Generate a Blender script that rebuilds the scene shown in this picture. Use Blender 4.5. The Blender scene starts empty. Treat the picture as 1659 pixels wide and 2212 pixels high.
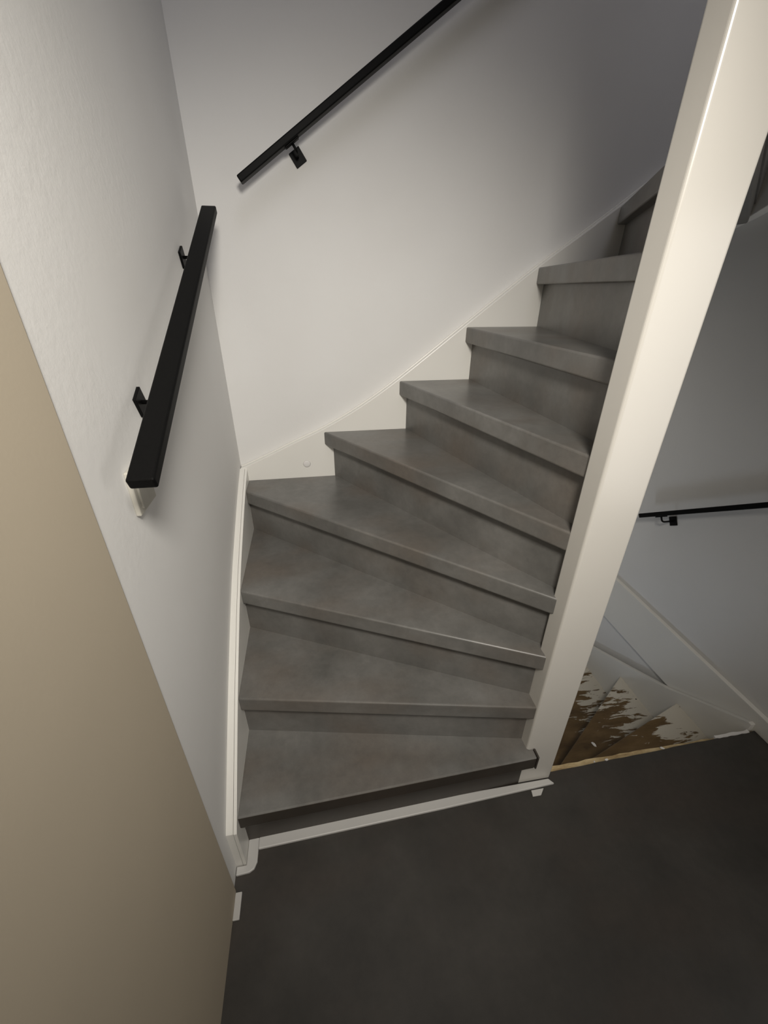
import bpy, bmesh, math, random
from mathutils import Vector, Matrix

sc = bpy.context.scene
col = sc.collection

# ------------------------------------------------------------------ camera
def make_camera():
    f_px, W = 894.0, 1659.0
    yaw, pitch, roll = math.radians(9.522), math.radians(28.505), math.radians(0.32)
    fwd = Vector((math.sin(yaw) * math.cos(pitch), math.cos(yaw) * math.cos(pitch), -math.sin(pitch)))
    right = Vector((math.cos(yaw), -math.sin(yaw), 0))
    up = right.cross(fwd)
    r = math.cos(roll) * right + math.sin(roll) * up
    u = -math.sin(roll) * right + math.cos(roll) * up
    cd = bpy.data.cameras.new('camera')
    cd.sensor_fit = 'HORIZONTAL'
    cd.sensor_width = 36.0
    cd.lens = f_px / W * 36.0
    cd.clip_start = 0.01
    c = bpy.data.objects.new('camera', cd)
    m = Matrix((( r.x, u.x, -fwd.x, 0.290), (r.y, u.y, -fwd.y, -1.625), (r.z, u.z, -fwd.z, 1.460), (0, 0, 0, 1)))
    c.matrix_world = m
    col.objects.link(c)
    sc.camera = c
make_camera()

# ------------------------------------------------------------------ world, lamps, exposure
world = bpy.data.worlds.new('world')
sc.world = world
world.use_nodes = True
world.node_tree.nodes['Background'].inputs[0].default_value = (0.6, 0.65, 0.75, 1)
world.node_tree.nodes['Background'].inputs[1].default_value = 0.02

def aim(o, target):
    d = Vector(target) - o.location
    o.rotation_euler = d.to_track_quat('-Z', 'Y').to_euler()

def spot(name, loc, target, power, size, blend, radius, color):
    l = bpy.data.lights.new(name, 'SPOT')
    l.energy = power; l.spot_size = math.radians(size); l.spot_blend = blend
    l.shadow_soft_size = radius; l.color = color
    o = bpy.data.objects.new(name, l); col.objects.link(o)
    o.location = loc; aim(o, target)
    return o

def area(name, loc, target, power, sx, sy, color):
    l = bpy.data.lights.new(name, 'AREA')
    l.energy = power; l.shape = 'RECTANGLE'; l.size = sx; l.size_y = sy; l.color = color
    o = bpy.data.objects.new(name, l); col.objects.link(o)
    o.location = loc; aim(o, target)
    return o

spot('landing_ceiling_spot', (0.42, -1.88, 2.06), (0.38, -0.20, 0.70), 104, 91, 1.0, 0.15, (1.0, 0.95, 0.87))
area('hall_fill', (1.80, -1.75, 1.10), (0.0, -0.30, 0.80), 6.0, 0.6, 1.2, (1.0, 0.96, 0.91))  # added fill light to brighten the left wall, not a real opening
area('far_hall_fill', (0.55, -3.15, 1.50), (1.3, 0.0, 1.5), 3.5, 1.0, 1.2, (1.0, 0.94, 0.87))  # added soft fill from behind the camera, stands for no known window
area('lower_hall_daylight', (0.55, -0.55, -1.3), (1.8, -0.25, 0.0), 5.0, 0.5, 0.5, (0.76, 0.86, 1.0))
area('upper_hall_daylight', (0.9, -1.9, 4.5), (0.75, -0.2, 2.0), 11.0, 1.0, 1.0, (0.86, 0.87, 1.0))

sc.view_settings.view_transform = 'Standard'
sc.view_settings.look = 'None'
sc.view_settings.gamma = 1.0
sc.view_settings.use_curve_mapping = False
sc.view_settings.exposure = 0.08

# ------------------------------------------------------------------ materials
def new_mat(name):
    m = bpy.data.materials.new(name); m.use_nodes = True
    nt = m.node_tree
    b = nt.nodes['Principled BSDF']
    return m, nt, b

def noise(nt, scale, detail=4, rough=0.55, stretch=(1, 1, 1), rot=(0, 0, 0), dist=0.0):
    tc = nt.nodes.new('ShaderNodeTexCoord')
    mp = nt.nodes.new('ShaderNodeMapping')
    mp.inputs['Scale'].default_value = stretch
    mp.inputs['Rotation'].default_value = rot
    nt.links.new(tc.outputs['Object'], mp.inputs['Vector'])
    n = nt.nodes.new('ShaderNodeTexNoise')
    n.inputs['Scale'].default_value = scale
    n.inputs['Detail'].default_value = detail
    n.inputs['Roughness'].default_value = rough
    n.inputs['Distortion'].default_value = dist
    nt.links.new(mp.outputs['Vector'], n.inputs['Vector'])
    return n

def ramp(nt, src, stops):
    r = nt.nodes.new('ShaderNodeValToRGB')
    e = r.color_ramp.elements
    while len(e) < len(stops):
        e.new(0.5)
    for el, (p, c) in zip(e, stops):
        el.position = p
        el.color = (c[0], c[1], c[2], 1)
    nt.links.new(src, r.inputs['Fac'])
    return r

def bump(nt, b, src, strength, dist):
    bp = nt.nodes.new('ShaderNodeBump')
    bp.inputs['Strength'].default_value = strength
    bp.inputs['Distance'].default_value = dist
    nt.links.new(src, bp.inputs['Height'])
    nt.links.new(bp.outputs['Normal'], b.inputs['Normal'])

def mix(nt, fac, a, bb, mode='MIX'):
    m = nt.nodes.new('ShaderNodeMix'); m.data_type = 'RGBA'; m.blend_type = mode
    if isinstance(fac, (int, float)): m.inputs['Factor'].default_value = fac
    else: nt.links.new(fac, m.inputs['Factor'])
    for s, i in ((a, 6), (bb, 7)):
        if isinstance(s, tuple): m.inputs[i].default_value = (s[0], s[1], s[2], 1)
        else: nt.links.new(s, m.inputs[i])
    return m.outputs[2]

def paint(name, c, rough, var=0.03, bscale=260, bstr=0.12, bdist=0.0006):
    m, nt, b = new_mat(name)
    n = noise(nt, 2.2, 3)
    lo = tuple(x * (1 - var) for x in c); hi = tuple(min(1, x * (1 + var)) for x in c)
    r = ramp(nt, n.outputs['Fac'], [(0.3, lo), (0.7, hi)])
    nt.links.new(r.outputs['Color'], b.inputs['Base Color'])
    b.inputs['Roughness'].default_value = rough
    n2 = noise(nt, bscale, 3)
    bump(nt, b, n2.outputs['Fac'], bstr, bdist)
    return m

def mat_plaster():
    m, nt, b = new_mat('plaster_white')
    n = noise(nt, 1.8, 3)
    r = ramp(nt, n.outputs['Fac'], [(0.3, (0.70, 0.69, 0.67)), (0.7, (0.74, 0.735, 0.72))])
    nt.links.new(r.outputs['Color'], b.inputs['Base Color'])
    b.inputs['Roughness'].default_value = 0.75
    n2 = noise(nt, 48, 5, 0.65)
    pm = noise(nt, 2.6, 2)
    pr = ramp(nt, pm.outputs['Fac'], [(0.42, (0.25, 0.25, 0.25)), (0.66, (1, 1, 1))])
    hm = mix(nt, 1.0, n2.outputs['Color'], pr.outputs['Color'], 'MULTIPLY')
    bump(nt, b, hm, 0.5, 0.0022)
    return m

def mat_grey(name, dark, light, warm, rough):
    """concrete-look laminate: soft cloudy grey with brownish patches"""
    m, nt, b = new_mat(name)
    n = noise(nt, 5.0, 4, 0.5)
    r = ramp(nt, n.outputs['Fac'], [(0.32, dark), (0.68, light)])
    n2 = noise(nt, 3.1, 3, 0.5, stretch=(1, 1.7, 1.4), rot=(0.2, 0.1, 0.6))
    r2 = ramp(nt, n2.outputs['Fac'], [(0.45, (0, 0, 0)), (0.70, (1, 1, 1))])
    c1 = mix(nt, r2.outputs['Color'], r.outputs['Color'], warm)
    n3 = noise(nt, 38, 6, 0.7)
    r3 = ramp(nt, n3.outputs['Fac'], [(0.30, (0.86, 0.86, 0.86)), (0.72, (1.10, 1.10, 1.10))])
    c2 = mix(nt, 1.0, c1, r3.outputs['Color'], 'MULTIPLY')
    nt.links.new(c2, b.inputs['Base Color'])
    rr = ramp(nt, n2.outputs['Fac'], [(0.3, (rough - .03,) * 3), (0.7, (rough + .03,) * 3)])
    nt.links.new(rr.outputs['Color'], b.inputs['Roughness'])
    b.inputs['Specular IOR Level'].default_value = 0.5
    bump(nt, b, n3.outputs['Fac'], 0.04, 0.0006)
    return m

def mat_old_wood():
    """bare brown treads with scraped remains of white paint towards the wall"""
    m, nt, b = new_mat('scraped_wood')
    n = noise(nt, 9, 5, 0.6, stretch=(0.6, 2.0, 1), rot=(0, 0, 0.5))
    r = ramp(nt, n.outputs['Fac'], [(0.3, (0.075, 0.042, 0.013)), (0.55, (0.145, 0.088, 0.032)), (0.75, (0.21, 0.135, 0.06))])
    tc = nt.nodes.new('ShaderNodeTexCoord')
    sx = nt.nodes.new('ShaderNodeSeparateXYZ'); nt.links.new(tc.outputs['Object'], sx.inputs[0])
    mr = nt.nodes.new('ShaderNodeMapRange')
    mr.inputs['From Min'].default_value = 1.40; mr.inputs['From Max'].default_value = 1.85
    mr.inputs['To Min'].default_value = -0.14; mr.inputs['To Max'].default_value = 0.22
    nt.links.new(sx.outputs['X'], mr.inputs['Value'])
    st = noise(nt, 17, 5, 0.62, stretch=(0.50, 2.4, 1), rot=(0, 0, 0.75), dist=0.5)
    ad = nt.nodes.new('ShaderNodeMath'); ad.operation = 'ADD'
    nt.links.new(st.outputs['Fac'], ad.inputs[0]); nt.links.new(mr.outputs['Result'], ad.inputs[1])
    msk = ramp(nt, ad.outputs[0], [(0.555, (0, 0, 0)), (0.60, (1, 1, 1))])
    c = mix(nt, msk.outputs['Color'], r.outputs['Color'], (0.62, 0.58, 0.50))
    nt.links.new(c, b.inputs['Base Color'])
    b.inputs['Roughness'].default_value = 0.55
    bump(nt, b, msk.outputs['Color'], 0.5, 0.0015)
    return m

def mat_raw_edge():
    m, nt, b = new_mat('raw_timber_edge')
    n = noise(nt, 40, 5, 0.65, stretch=(0.3, 1, 1))
    r = ramp(nt, n.outputs['Fac'], [(0.3, (0.30, 0.20, 0.09)), (0.55, (0.58, 0.45, 0.25)), (0.75, (0.70, 0.62, 0.46))])
    nt.links.new(r.outputs['Color'], b.inputs['Base Color'])
    b.inputs['Roughness'].default_value = 0.8
    bump(nt, b, n.outputs['Fac'], 0.8, 0.003)
    return m

def mat_black():
    m, nt, b = new_mat('black_powder_coat')
    n = noise(nt, 300, 2)
    r = ramp(nt, n.outputs['Fac'], [(0.3, (0.0025, 0.0025, 0.0025)), (0.7, (0.004, 0.004, 0.004))])
    nt.links.new(r.outputs['Color'], b.inputs['Base Color'])
    b.inputs['Roughness'].default_value = 0.5
    b.inputs['Specular IOR Level'].default_value = 0.10
    bump(nt, b, n.outputs['Fac'], 0.1, 0.0003)
    return m

M = dict(
    plaster=mat_plaster(),
    gloss=paint('white_gloss_paint', (0.76, 0.745, 0.70), 0.32, 0.02, 120, 0.06, 0.0006),
    newel=paint('cream_gloss_paint', (0.61, 0.588, 0.543), 0.25, 0.02, 90, 0.05, 0.0006),
    beige=paint('beige_wall_paint', (0.44, 0.38, 0.29), 0.85, 0.03, 180, 0.15, 0.0008),
    trim=paint('white_trim_plastic', (0.56, 0.55, 0.53), 0.45, 0.03),
    switch=paint('white_switch_plastic', (0.50, 0.48, 0.425), 0.30, 0.01, 60, 0.0),
    grey=mat_grey('grey_concrete_laminate', (0.112, 0.109, 0.101), (0.180, 0.175, 0.164), (0.140, 0.123, 0.106), 0.34),
    floor=mat_grey('dark_grey_vinyl', (0.033, 0.030, 0.026), (0.056, 0.051, 0.045), (0.050, 0.041, 0.034), 0.55),
    cap=mat_grey('dark_brown_mottled', (0.034, 0.028, 0.022), (0.050, 0.042, 0.034), (0.048, 0.036, 0.028), 0.45),
    wood=mat_old_wood(), raw=mat_raw_edge(), black=mat_black(),
    plug=paint('white_filler', (0.72, 0.70, 0.68), 0.5, 0.04),
    dark=paint('dark_gap', (0.02, 0.018, 0.016), 0.9, 0.1),
)

# ------------------------------------------------------------------ helpers
def link(name, bm, mat, parent=None):
    me = bpy.data.meshes.new(name)
    bmesh.ops.recalc_face_normals(bm, faces=bm.faces)
    bm.to_mesh(me); bm.free()
    me.materials.append(M[mat])
    o = bpy.data.objects.new(name, me)
    col.objects.link(o)
    if parent is not None:
        o.parent = parent
        base = parent
        m = Matrix.Identity(4)
        chain = []
        while base is not None:
            chain.append(base); base = base.parent
        loc = Vector((0, 0, 0))
        for c in chain:
            if c.type == 'EMPTY': loc += c.location
        o.matrix_parent_inverse = Matrix.Translation(-loc) if parent.type == 'EMPTY' else Matrix.Identity(4)
    return o

def thing(name, label, cat, loc, group=None):
    e = bpy.data.objects.new(name, None); col.objects.link(e)
    e.empty_display_size = 0.05
    e.location = loc
    e['label'] = label; e['category'] = cat
    if group: e['group'] = group
    return e

def tag(o, label, cat, group=None):
    o['label'] = label; o['category'] = cat
    if group: o['group'] = group
    return o

def struct(o, label=None):
    o['kind'] = 'structure'
    if label: o['label'] = label
    return o

def poly_prism(pts, vec, bevel=0.0, seg=2, angle=25):
    """prism over a 3D polygon, swept along vec"""
    bm = bmesh.new()
    a = [bm.verts.new(p) for p in pts]
    v = Vector(vec)
    b = [bm.verts.new(Vector(p) + v) for p in pts]
    bm.faces.new(a); bm.faces.new(list(reversed(b)))
    n = len(pts)
    for i in range(n):
        j = (i + 1) % n
        bm.faces.new((a[j], a[i], b[i], b[j]))
    bmesh.ops.recalc_face_normals(bm, faces=bm.faces)
    if bevel > 0:
        es = [e for e in bm.edges if e.is_manifold and e.calc_face_angle(0) > math.radians(angle)]
        bmesh.ops.bevel(bm, geom=es, offset=bevel, segments=seg, profile=0.5, affect='EDGES', clamp_overlap=True)
    return bm

def box(x0, x1, y0, y1, z0, z1, bevel=0.0, seg=2):
    return poly_prism([(x0, y0, z0), (x1, y0, z0), (x1, y1, z0), (x0, y1, z0)], (0, 0, z1 - z0), bevel, seg)

def slab(pts2, z0, z1, bevel=0.0, seg=3):
    return poly_prism([(x, y, z0) for x, y in pts2], (0, 0, z1 - z0), bevel, seg)

def obox(c, ax, ay, az, sx, sy, sz, bevel=0.0, seg=2):
    """oriented box: centre, three unit axes, three sizes"""
    c, ax, ay, az = Vector(c), Vector(ax), Vector(ay), Vector(az)
    p = [c + ax * (sx / 2 * i) + ay * (sy / 2 * j) - az * sz / 2 for i, j in ((-1, -1), (1, -1), (1, 1), (-1, 1))]
    return poly_prism(p, az * sz, bevel, seg)

def tube(path, r, n=10):
    bm = bmesh.new()
    path = [Vector(p) for p in path]
    rings = []
    for i, p in enumerate(path):
        t = (path[min(i + 1, len(path) - 1)] - path[max(i - 1, 0)]).normalized()
        ref = Vector((0.3, 0.2, 1)) if abs(t.z) < 0.9 else Vector((1, 0.2, 0))
        a = t.cross(ref).normalized(); b = t.cross(a)
        rings.append([bm.verts.new(p + a * r * math.cos(2 * math.pi * k / n) + b * r * math.sin(2 * math.pi * k / n)) for k in range(n)])
    for i in range(len(rings) - 1):
        for k in range(n):
            f = bm.faces.new((rings[i][k], rings[i][(k + 1) % n], rings[i + 1][(k + 1) % n], rings[i + 1][k]))
            f.smooth = True
    bm.faces.new(rings[0]); bm.faces.new(list(reversed(rings[-1])))
    return bm

def dome(c, n, r, hgt, seg=16):
    c, n = Vector(c), Vector(n).normalized()
    ref = Vector((0, 0, 1)) if abs(n.z) < 0.9 else Vector((1, 0, 0))
    a = n.cross(ref).normalized(); b = n.cross(a)
    bm = bmesh.new()
    rings = []
    for q in (0.0, 0.35, 0.7):
        rr = r * math.cos(q * 1.45); hh = hgt * math.sin(q * 1.45)
        rings.append([bm.verts.new(c + n * hh + a * rr * math.cos(2 * math.pi * k / seg) + b * rr * math.sin(2 * math.pi * k / seg)) for k in range(seg)])
    for i in range(2):
        for k in range(seg):
            f = bm.faces.new((rings[i][k], rings[i][(k + 1) % seg], rings[i + 1][(k + 1) % seg], rings[i + 1][k])); f.smooth = True
    top = bm.verts.new(c + n * hgt)
    for k in range(seg):
        f = bm.faces.new((rings[2][k], rings[2][(k + 1) % seg], top)); f.smooth = True
    bm.faces.new(rings[0])
    return bm

def catmull(pts, n=6):
    out = []
    P = [Vector(p) for p in pts]
    for i in range(len(P) - 1):
        p0 = P[max(i - 1, 0)]; p1 = P[i]; p2 = P[i + 1]; p3 = P[min(i + 2, len(P) - 1)]
        for k in range(n):
            t = k / n
            out.append(0.5 * ((2 * p1) + (p2 - p0) * t + (2 * p0 - 5 * p1 + 4 * p2 - p3) * t * t + (3 * p1 - p0 - 3 * p2 + p3) * t ** 3))
    out.append(P[-1])
    return [(v.x, v.y) for v in out]

# ------------------------------------------------------------------ dimensions
H = 0.19            # rise of a step
NST = 13            # steps from landing to next floor
ZTOP, ZBOT = 4.90, -NST * H
XL, XR = -0.028, 1.85      # plastered side walls
YB = 0.030                 # plastered back wall
SXL, SXR, SYB = 0.0, 1.81, 0.0   # inner faces of the wall stringers
PX0, PX1, PY0, PY1 = 0.865, 0.981, -0.925, -0.866   # newel post
YF = -3.2
HOLE = -0.886              # timber edge of the stair opening

# ------------------------------------------------------------------ structure
def wall_box(name, x0, x1, y0, y1, z0, z1, mat, label, bevel=0):
    return struct(link(name, box(x0, x1, y0, y1, z0, z1, bevel), mat), label)

wall_box('wall_back', XL - 0.12, XR + 0.12, YB, YB + 0.12, ZBOT, ZTOP, 'plaster', 'white plastered back wall of the stairwell')
wall_box('wall_left', XL - 0.12, XL, -1.08, YB, ZBOT, ZTOP, 'plaster', 'white plastered left wall of the stairwell')
wall_box('wall_left_hall', XL - 0.12, -0.022, YF, -1.062, ZBOT, ZTOP, 'beige', 'beige painted hall wall in the left foreground', 0.004)
wall_box('wall_right', XR, XR + 0.12, YF, YB, ZBOT, ZTOP, 'plaster', 'white right wall beside the stairs going down')
wall_box('wall_front', XL - 0.12, XR + 0.12, YF - 0.12, YF, ZBOT, ZTOP, 'beige', 'hall wall behind the camera')
struct(link('ceiling', box(XL - 0.1, XR + 0.1, YF, -0.95, NST * H - 0.20, NST * H, 0), 'plaster'), 'white ceiling of the landing')
struct(link('ceiling_attic', box(XL - 0.12, XR + 0.12, YF - 0.12, YB + 0.12, ZTOP, ZTOP + 0.1), 'plaster'), 'white ceiling of the upper stairwell')

# landing floor: vinyl covering over a timber slab whose edge is bare at the opening
rnd = random.Random(4)
edge = []
nE = 26
for i in range(nE + 1):
    x = 0.975 + (XR - 0.975) * i / nE
    w = 0.018 * max(0.0, 1 - 0.95 * (i / nE) ** 1.3)
    edge.append((x, HOLE - w - 0.002 + rnd.uniform(-0.0012, 0.0012)))
fl = [(-0.03, YF), (XR, YF)] + list(reversed(edge)) + [(0.975, -0.90), (-0.03, -0.90)]
struct(link('floor', slab(fl, -0.006, 0.0), 'floor'), 'dark grey concrete-look vinyl floor of the landing')
edge2 = []
for i in range(nE + 1):
    x = 0.975 + (XR - 0.975) * i / nE
    edge2.append((x, HOLE + rnd.uniform(-0.0025, 0.0025)))
sl = [(-0.03, YF), (XR, YF)] + list(reversed(edge2)) + [(-0.03, HOLE)]
struct(link('floor_slab', slab(sl, -0.22, -0.0062), 'raw'), 'bare timber floor edge at the stair opening')
struct(link('floor_lower', box(XL, XR, YF, YB, ZBOT - 0.1, ZBOT), 'floor'), 'floor of the hall below')

# skirting board along the right wall that runs on as a fascia beside the stair opening
sk = [(1.83, YF, 0.0), (1.83, -0.892, 0.0), (1.83, -0.892, -0.185), (1.83, YB, -0.185), (1.83, YB, 0.075), (1.83, YF, 0.075)]
struct(link('baseboard_right', poly_prism(sk, (0.020, 0, 0), 0.003, 2), 'gloss'), 'white skirting board along the right wall')

# thin floor strip before the first step, mitred at the newel, turned round the stringer foot
st = [(0.0302, -0.930), (0.0302, -0.9785), (0.60, -0.9615), (0.985, -0.9475), (0.972, -0.930)]
struct(link('trim_1', slab(st, 0.0, 0.010, 0.0025, 2), 'trim'), 'white floor strip in front of the first step')
wr = [(0.0005, -0.930), (0.0300, -0.930), (0.0300, -1.008), (0.0230, -1.024), (0.010, -1.031), (-0.026, -1.033), (-0.026, -1.0125), (0.0005, -1.0125)]
struct(link('trim_2', slab(wr, 0.0, 0.009, 0.002, 2), 'trim'), 'white floor strip turned round the foot of the left stringer')
fk = [(1.66 + 0.145 * i / 9, -0.8935 + rnd.uniform(-0.0025, 0.0015)) for i in range(10)] + [(1.805 - 0.145 * i / 9, -0.8845 + rnd.uniform(-0.0015, 0.003)) for i in range(10)]
struct(link('trim_4', slab(fk, -0.0062, 0.0035), 'plug'), 'flaking white paint on the floor edge by the right wall')
struct(link('trim_3', box(-0.0218, -0.0045, -1.128, -1.070, 0.0, 0.006, 0.0015), 'trim'), 'short white floor strip against the beige wall')

# ------------------------------------------------------------------ stairs
def unit(v):
    l = math.hypot(*v); return (v[0] / l, v[1] / l)

# nosing lines in plan: wall end, newel end (inside the post)
NOSE = {
    1: ((-0.003, -0.980), (0.886, -0.956)),
    2: ((-0.003, -0.7475), (0.880, -0.921)),
    3: ((-0.003, -0.4775), (0.880, -0.909)),
    4: ((-0.003, -0.1045), (0.880, -0.897)),
    5: ((0.3155, 0.003), (0.880, -0.891)),
    6: ((0.620, 0.003), (0.8765, -0.880)),
    7: ((0.873, 0.003), (0.916, -0.880)),
    8: ((1.127, 0.003), (0.932, -0.880)),
    9: ((1.400, 0.003), (0.945, -0.876)),
    10: ((1.813, -0.060), (0.960, -0.875)),
    11: ((1.813, -0.310), (0.968, -0.880)),
    12: ((1.813, -0.620), (0.972, -0.888)),
    13: ((1.813, -0.886), (0.972, -0.900)),
}
ZADJ = {8: 0.006, 9: 0.004}
def shift(line, d):
    """line moved by d towards the climb (left of the direction newel -> wall)"""
    (ax, ay), (bx, by) = line
    ux, uy = unit((bx - ax, by - ay))
    nx, ny = -uy, ux           # rotate left of wall->newel
    return ((ax + nx * d, ay + ny * d), (bx + nx * d, by + ny * d)), (ux, uy)

def wall_clip(line, lo):
    """run the wall end of a shifted line onto the stringer face it belongs to"""
    (ax, ay), (bx, by) = line
    ux, uy = bx - ax, by - ay
    if lo == 'left': t = (-0.003 - ax) / ux
    elif lo == 'back': t = (0.003 - ay) / uy
    else: t = (1.813 - ax) / ux
    return ((ax + ux * t, ay + uy * t), (bx, by))
SIDE = {k: ('left' if k <= 4 else 'back' if k <= 9 else 'right') for k in NOSE}
OVER = 0.029

def riser_line(k, d=OVER):
    l, _ = shift(NOSE[k], d)
    return wall_clip(l, SIDE[k])

def flight(parent, ks, dz, tread_mat, riser_mat):
    treads = {}
    for k in ks:
        z = k * H + dz + ZADJ.get(k, 0)
        # tread
        if k < NST:
            (a, b) = NOSE[k]
            (c, d) = riser_line(k + 1, OVER + 0.012)
            pts = [a, b, d, c]
            if k == 4: pts.append((-0.003, 0.003))
            if k == 9: pts = [a, b, d, c, (1.813, 0.003)]
            if k == 1:
                # first tread laps round the front of the newel
                pts = [a, b, (0.886, PY0 - 0.001), (0.872, PY0 - 0.001), (0.872, d[1]), c]
            t = link('tread', slab(pts, z - 0.054, z, 0.0055, 3), tread_mat, parent)
            treads[k] = t
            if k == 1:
                # front-facing faces of the lowest tread take the dark brown material
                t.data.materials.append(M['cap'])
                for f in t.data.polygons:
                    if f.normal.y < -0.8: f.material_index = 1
        # riser
        (a, b) = riser_line(k)
        (a2, b2) = riser_line(k, OVER + 0.016)
        if k == 1:
            b = (0.866, b[1]); b2 = (0.866, b2[1])
        zb = (k - 1) * H + dz + ZADJ.get(k - 1, 0)
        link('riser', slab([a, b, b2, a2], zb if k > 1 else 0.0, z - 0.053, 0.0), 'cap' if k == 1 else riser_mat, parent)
    return treads

stairs = thing('winder_staircase', 'grey concrete-look winder staircase going up round a white newel post', 'staircase', (0.5, -0.93, 0.0))
tr = flight(stairs, range(1, NST + 1), 0.0, 'grey', 'grey')
# dark end cap on the nosing of the first tread
a, b = NOSE[1]
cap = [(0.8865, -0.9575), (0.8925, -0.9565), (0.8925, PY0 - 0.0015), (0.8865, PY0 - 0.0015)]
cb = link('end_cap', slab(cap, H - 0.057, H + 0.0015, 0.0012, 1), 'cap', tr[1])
cb['label'] = 'dark end cap of the lowest tread'
tr[1].matrix_parent_inverse = Matrix.Translation(-stairs.location)

# newel post
np_ = link('newel_post', box(PX0, PX1, PY0, PY1, 0.0, ZTOP - 0.6, 0.006, 4), 'newel', stairs)
np_['label'] = 'tall white gloss newel post'

def side_board(name, axis, const, thick, top, bot, mat, parent, bevel=0.003):
    """board on a wall: top and bottom edges as (u, z) lists, u along the wall"""
    prof = list(top) + list(reversed(bot))
    if axis == 'x':
        pts = [(const, u, z) for u, z in prof]; v = (thick, 0, 0)
    else:
        pts = [(u, const, z) for u, z in prof]; v = (0, thick, 0)
    return link(name, poly_prism(pts, v, bevel, 2, 40), mat, parent)

# left wall stringer: board plus cover strip towards the wall, thin joint between them
ltop = catmull([(0.0, 0.812), (-0.107, 0.768), (-0.290, 0.680), (-0.479, 0.577), (-0.748, 0.388), (-0.980, 0.202), (-1.010, 0.176)], 5)
lbot = [(0.0, 0.0), (-1.010, 0.0)]
side_board('stringer', 'x', -0.0085, 0.0085, ltop, lbot, 'gloss', stairs, 0.0012)
ltop2 = [(u, z + 0.0015) for u, z in ltop]
side_board('cover_strip', 'x', -0.0279, 0.0185, ltop2, lbot, 'gloss', stairs, 0.0012)

btop = catmull([(-0.026, 0.815), (0.0, 0.823), (0.10, 0.866), (0.205, 0.914), (0.317, 0.963), (0.468, 1.046), (0.633, 1.158), (0.873, 1.340), (1.127, 1.530), (1.263, 1.622), (1.400, 1.718), (1.600, 1.86), (1.812, 2.00)], 4)
bbot = [(-0.026, 0.30), (0.317, 0.62), (0.873, 1.00), (1.127, 1.19), (1.400, 1.38), (1.60, 1.52), (1.812, 1.64)]
side_board('stringer', 'y', 0.0, 0.020, btop, bbot, 'gloss', stairs, 0.003)
side_board('cover_strip', 'y', 0.0205, 0.0093, [(u, z + 0.004) for u, z in btop], [(u, z - 0.02) for u, z in btop], 'gloss', stairs, 0.002)
rtop = catmull([(0.0, 2.00), (-0.06, 1.98), (-0.31, 2.14), (-0.62, 2.33), (-0.886, 2.50)], 4)
rbot = catmull([(0.0, 1.640), (-0.06, 1.660), (-0.165, 1.698), (-0.31, 1.79), (-0.62, 2.02), (-0.886, 2.22)], 4)
side_board('stringer', 'x', SXR, XR - SXR, rtop, rbot, 'gloss', stairs, 0.003)
link('screw_cap', dome((0.239, 0.0, 0.818), (0, -1, 0), 0.0150, 0.0022), 'plug', stairs)

# ------------------------------------------------------------------ stairs going down
lower = thing('lower_staircase', 'old stairs going down, bare brown treads with scraped white paint', 'staircase', (1.4, -0.4, ZBOT))
link('newel_post', box(PX0, PX1, PY0, PY1 , ZBOT, -0.23, 0.006, 2), 'newel', lower)
flight(lower, range(4, NST + 1), -NST * H, 'wood', 'wood')
dtop = [(0.0, -0.45), (-0.094, -0.403), (-0.33, -0.287), (-0.563, -0.170), (-0.72, -0.066), (-0.872, 0.030), (-0.884, 0.030)]
dbot = [(0.0, -0.85), (-0.33, -0.70), (-0.884, -0.36)]
side_board('stringer', 'x', SXR, 0.0195, dtop, dbot, 'gloss', lower, 0.002)
side_board('stringer', 'y', 0.0, 0.0295, [(u, z - NST * H) for u, z in btop if u > 0.2], [(u, z - NST * H) for u, z in bbot if u > 0.2], 'gloss', lower, 0.003)

link('nail_head', dome((1.795, -0.455, -0.38), (0, 0, 1), 0.0035, 0.0012, 10), 'dark', lower)

# ------------------------------------------------------------------ handrails
def handrail(label, origin, t, n, length, brackets, loc):
    """origin: rail centre line start; t: unit along the rail; n: unit from wall into the room"""
    t, n = Vector(t).normalized(), Vector(n).normalized()
    b = n.cross(t)
    if b.z < 0: b = -b
    e = thing('handrail', label, 'handrail', loc, 'flat black handrails on the stair walls')
    o = Vector(origin)
    link('rail', obox(o + t * length / 2, t, n, b, length, 0.040, 0.020, 0.0035, 3), 'black', e)
    for s in brackets:
        p = o + t * s
        pc = p - n * 0.060 - b * 0.037
        pl = link('bracket', obox(pc + n * 0.003, t, n, b, 0.037, 0.006, 0.041, 0.0008, 1), 'black', e)
        q0 = pc + n * 0.005
        q2 = p - b * 0.012
        q1 = Vector(q0) + n * ((q2 - q0).dot(n))
        path = [q0, q0 + (q1 - q0) * 0.55]
        c0 = q0 + (q1 - q0) * 0.75; c2 = q1 + (q2 - q1) * 0.5
        for i in range(6):
            u = i / 5
            path.append(c0 * (1 - u) ** 2 + q1 * 2 * u * (1 - u) + c2 * u * u)
        path.append(q2)
        link('rod', tube(path, 0.0038, 10), 'black', pl)
        link('saddle', obox(p - b * 0.0122, t, n, b, 0.048, 0.022, 0.0045, 0.0015, 1), 'black', pl)
        pl.matrix_parent_inverse = Matrix.Translation(-Vector(loc))
    return e

handrail('black flat handrail rising along the back wall above the stairs', (0.118, -0.030, 1.736), (0.835, 0, 0.551), (0, -1, 0), 1.55, (0.186, 1.30), (0.118, YB, 1.65))
handrail('short black handrail on the left wall above the light switch', (0.032, -1.025, 1.205), (0, 0.899, 0.4385), (1, 0, 0), 1.024, (0.231, 0.809), (XL, -1.0, 1.1))
handrail('black handrail on the right wall above the stairs going down', (1.79, -0.123, 0.510), (0, -0.845, 0.535), (-1, 0, 0), 1.05, (0.112, 0.94), (XR, -0.15, 0.45))

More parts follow.
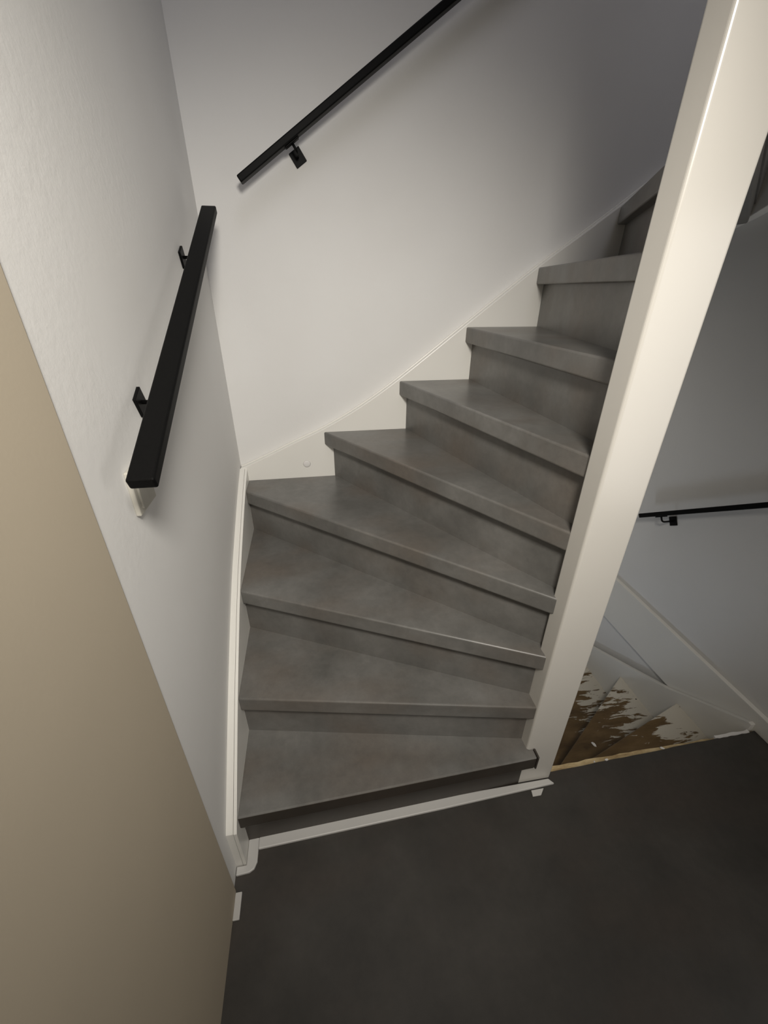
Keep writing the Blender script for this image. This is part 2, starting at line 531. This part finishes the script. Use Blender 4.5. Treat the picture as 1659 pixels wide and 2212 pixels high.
# ------------------------------------------------------------------ light switch
sw = thing('light_switch', 'white light switch on the left wall under the handrail end', 'switch', (XL, -0.90, 1.15))
link('plate', box(XL, XL + 0.009, -0.941, -0.860, 1.110, 1.191, 0.002, 2), 'switch', sw)
def rocker(y0, y1, z0, z1, d0, d1):
    x = XL + 0.0088
    bm = poly_prism([(x, y0, z0), (x, y0, z1), (x + d1, y0, z1), (x + d0, y0, z0)], (0, y1 - y0, 0), 0.0006, 1)
    return bm
link('rocker', rocker(-0.931, -0.9008, 1.120, 1.181, 0.0040, 0.0040), 'switch', sw)
x = XL + 0.0088
link('rocker', poly_prism([(x, -0.9000, 1.120), (x, -0.9000, 1.181), (x + 0.004, -0.9000, 1.181), (x + 0.004, -0.9000, 1.151), (x + 0.0028, -0.9000, 1.1495), (x + 0.0004, -0.9000, 1.120)], (0, 0.030, 0), 0), 'switch', sw)

# ------------------------------------------------------------------ small loose things
def chip(c, sx, sy, sz, rot, seed, label, mat='plug'):
    r = random.Random(seed)
    bm = bmesh.new()
    n = 7
    lo, hi = [], []
    for i in range(n):
        a = 2 * math.pi * i / n
        q = 0.75 + 0.45 * r.random()
        x, y = sx * q * math.cos(a), sy * q * math.sin(a)
        X = x * math.cos(rot) - y * math.sin(rot); Y = x * math.sin(rot) + y * math.cos(rot)
        lo.append(bm.verts.new((c[0] + X, c[1] + Y, c[2])))
        hi.append(bm.verts.new((c[0] + X * 0.8, c[1] + Y * 0.8, c[2] + sz * (0.7 + 0.5 * r.random()))))
    bm.faces.new(lo); bm.faces.new(list(reversed(hi)))
    for i in range(n):
        j = (i + 1) % n
        bm.faces.new((lo[j], lo[i], hi[i], hi[j]))
    o = link('plaster_chip', bm, mat)
    return tag(o, label, 'plaster chip', 'plaster crumbs by the stair opening')

chip((1.212, -0.900, -0.0002), 0.0080, 0.0035, 0.003, 0.1, 1, 'white plaster chip on the floor edge nearest the newel post')
chip((1.437, -0.894, -0.0002), 0.0075, 0.0038, 0.003, -0.5, 2, 'white plaster chip midway along the bare floor edge')
chip((1.168, -0.897, -0.006), 0.0035, 0.003, 0.003, 0.4, 3, 'tiny white crumb on the bare timber edge beside the newel post')
chip((1.32, -0.74, -H), 0.006, 0.011, 0.003, 0.5, 5, 'white plaster chip lying on the brown tread below the landing')

wd = slab([(0.9005, -0.9535), (0.9445, -0.9535), (0.926, -0.972), (0.8970, -0.972)], 0.0, 0.004, 0.0008, 1)
tag(link('floor_wedge', wd, 'trim'), 'small white wedge lying on the floor before the newel post', 'wedge')
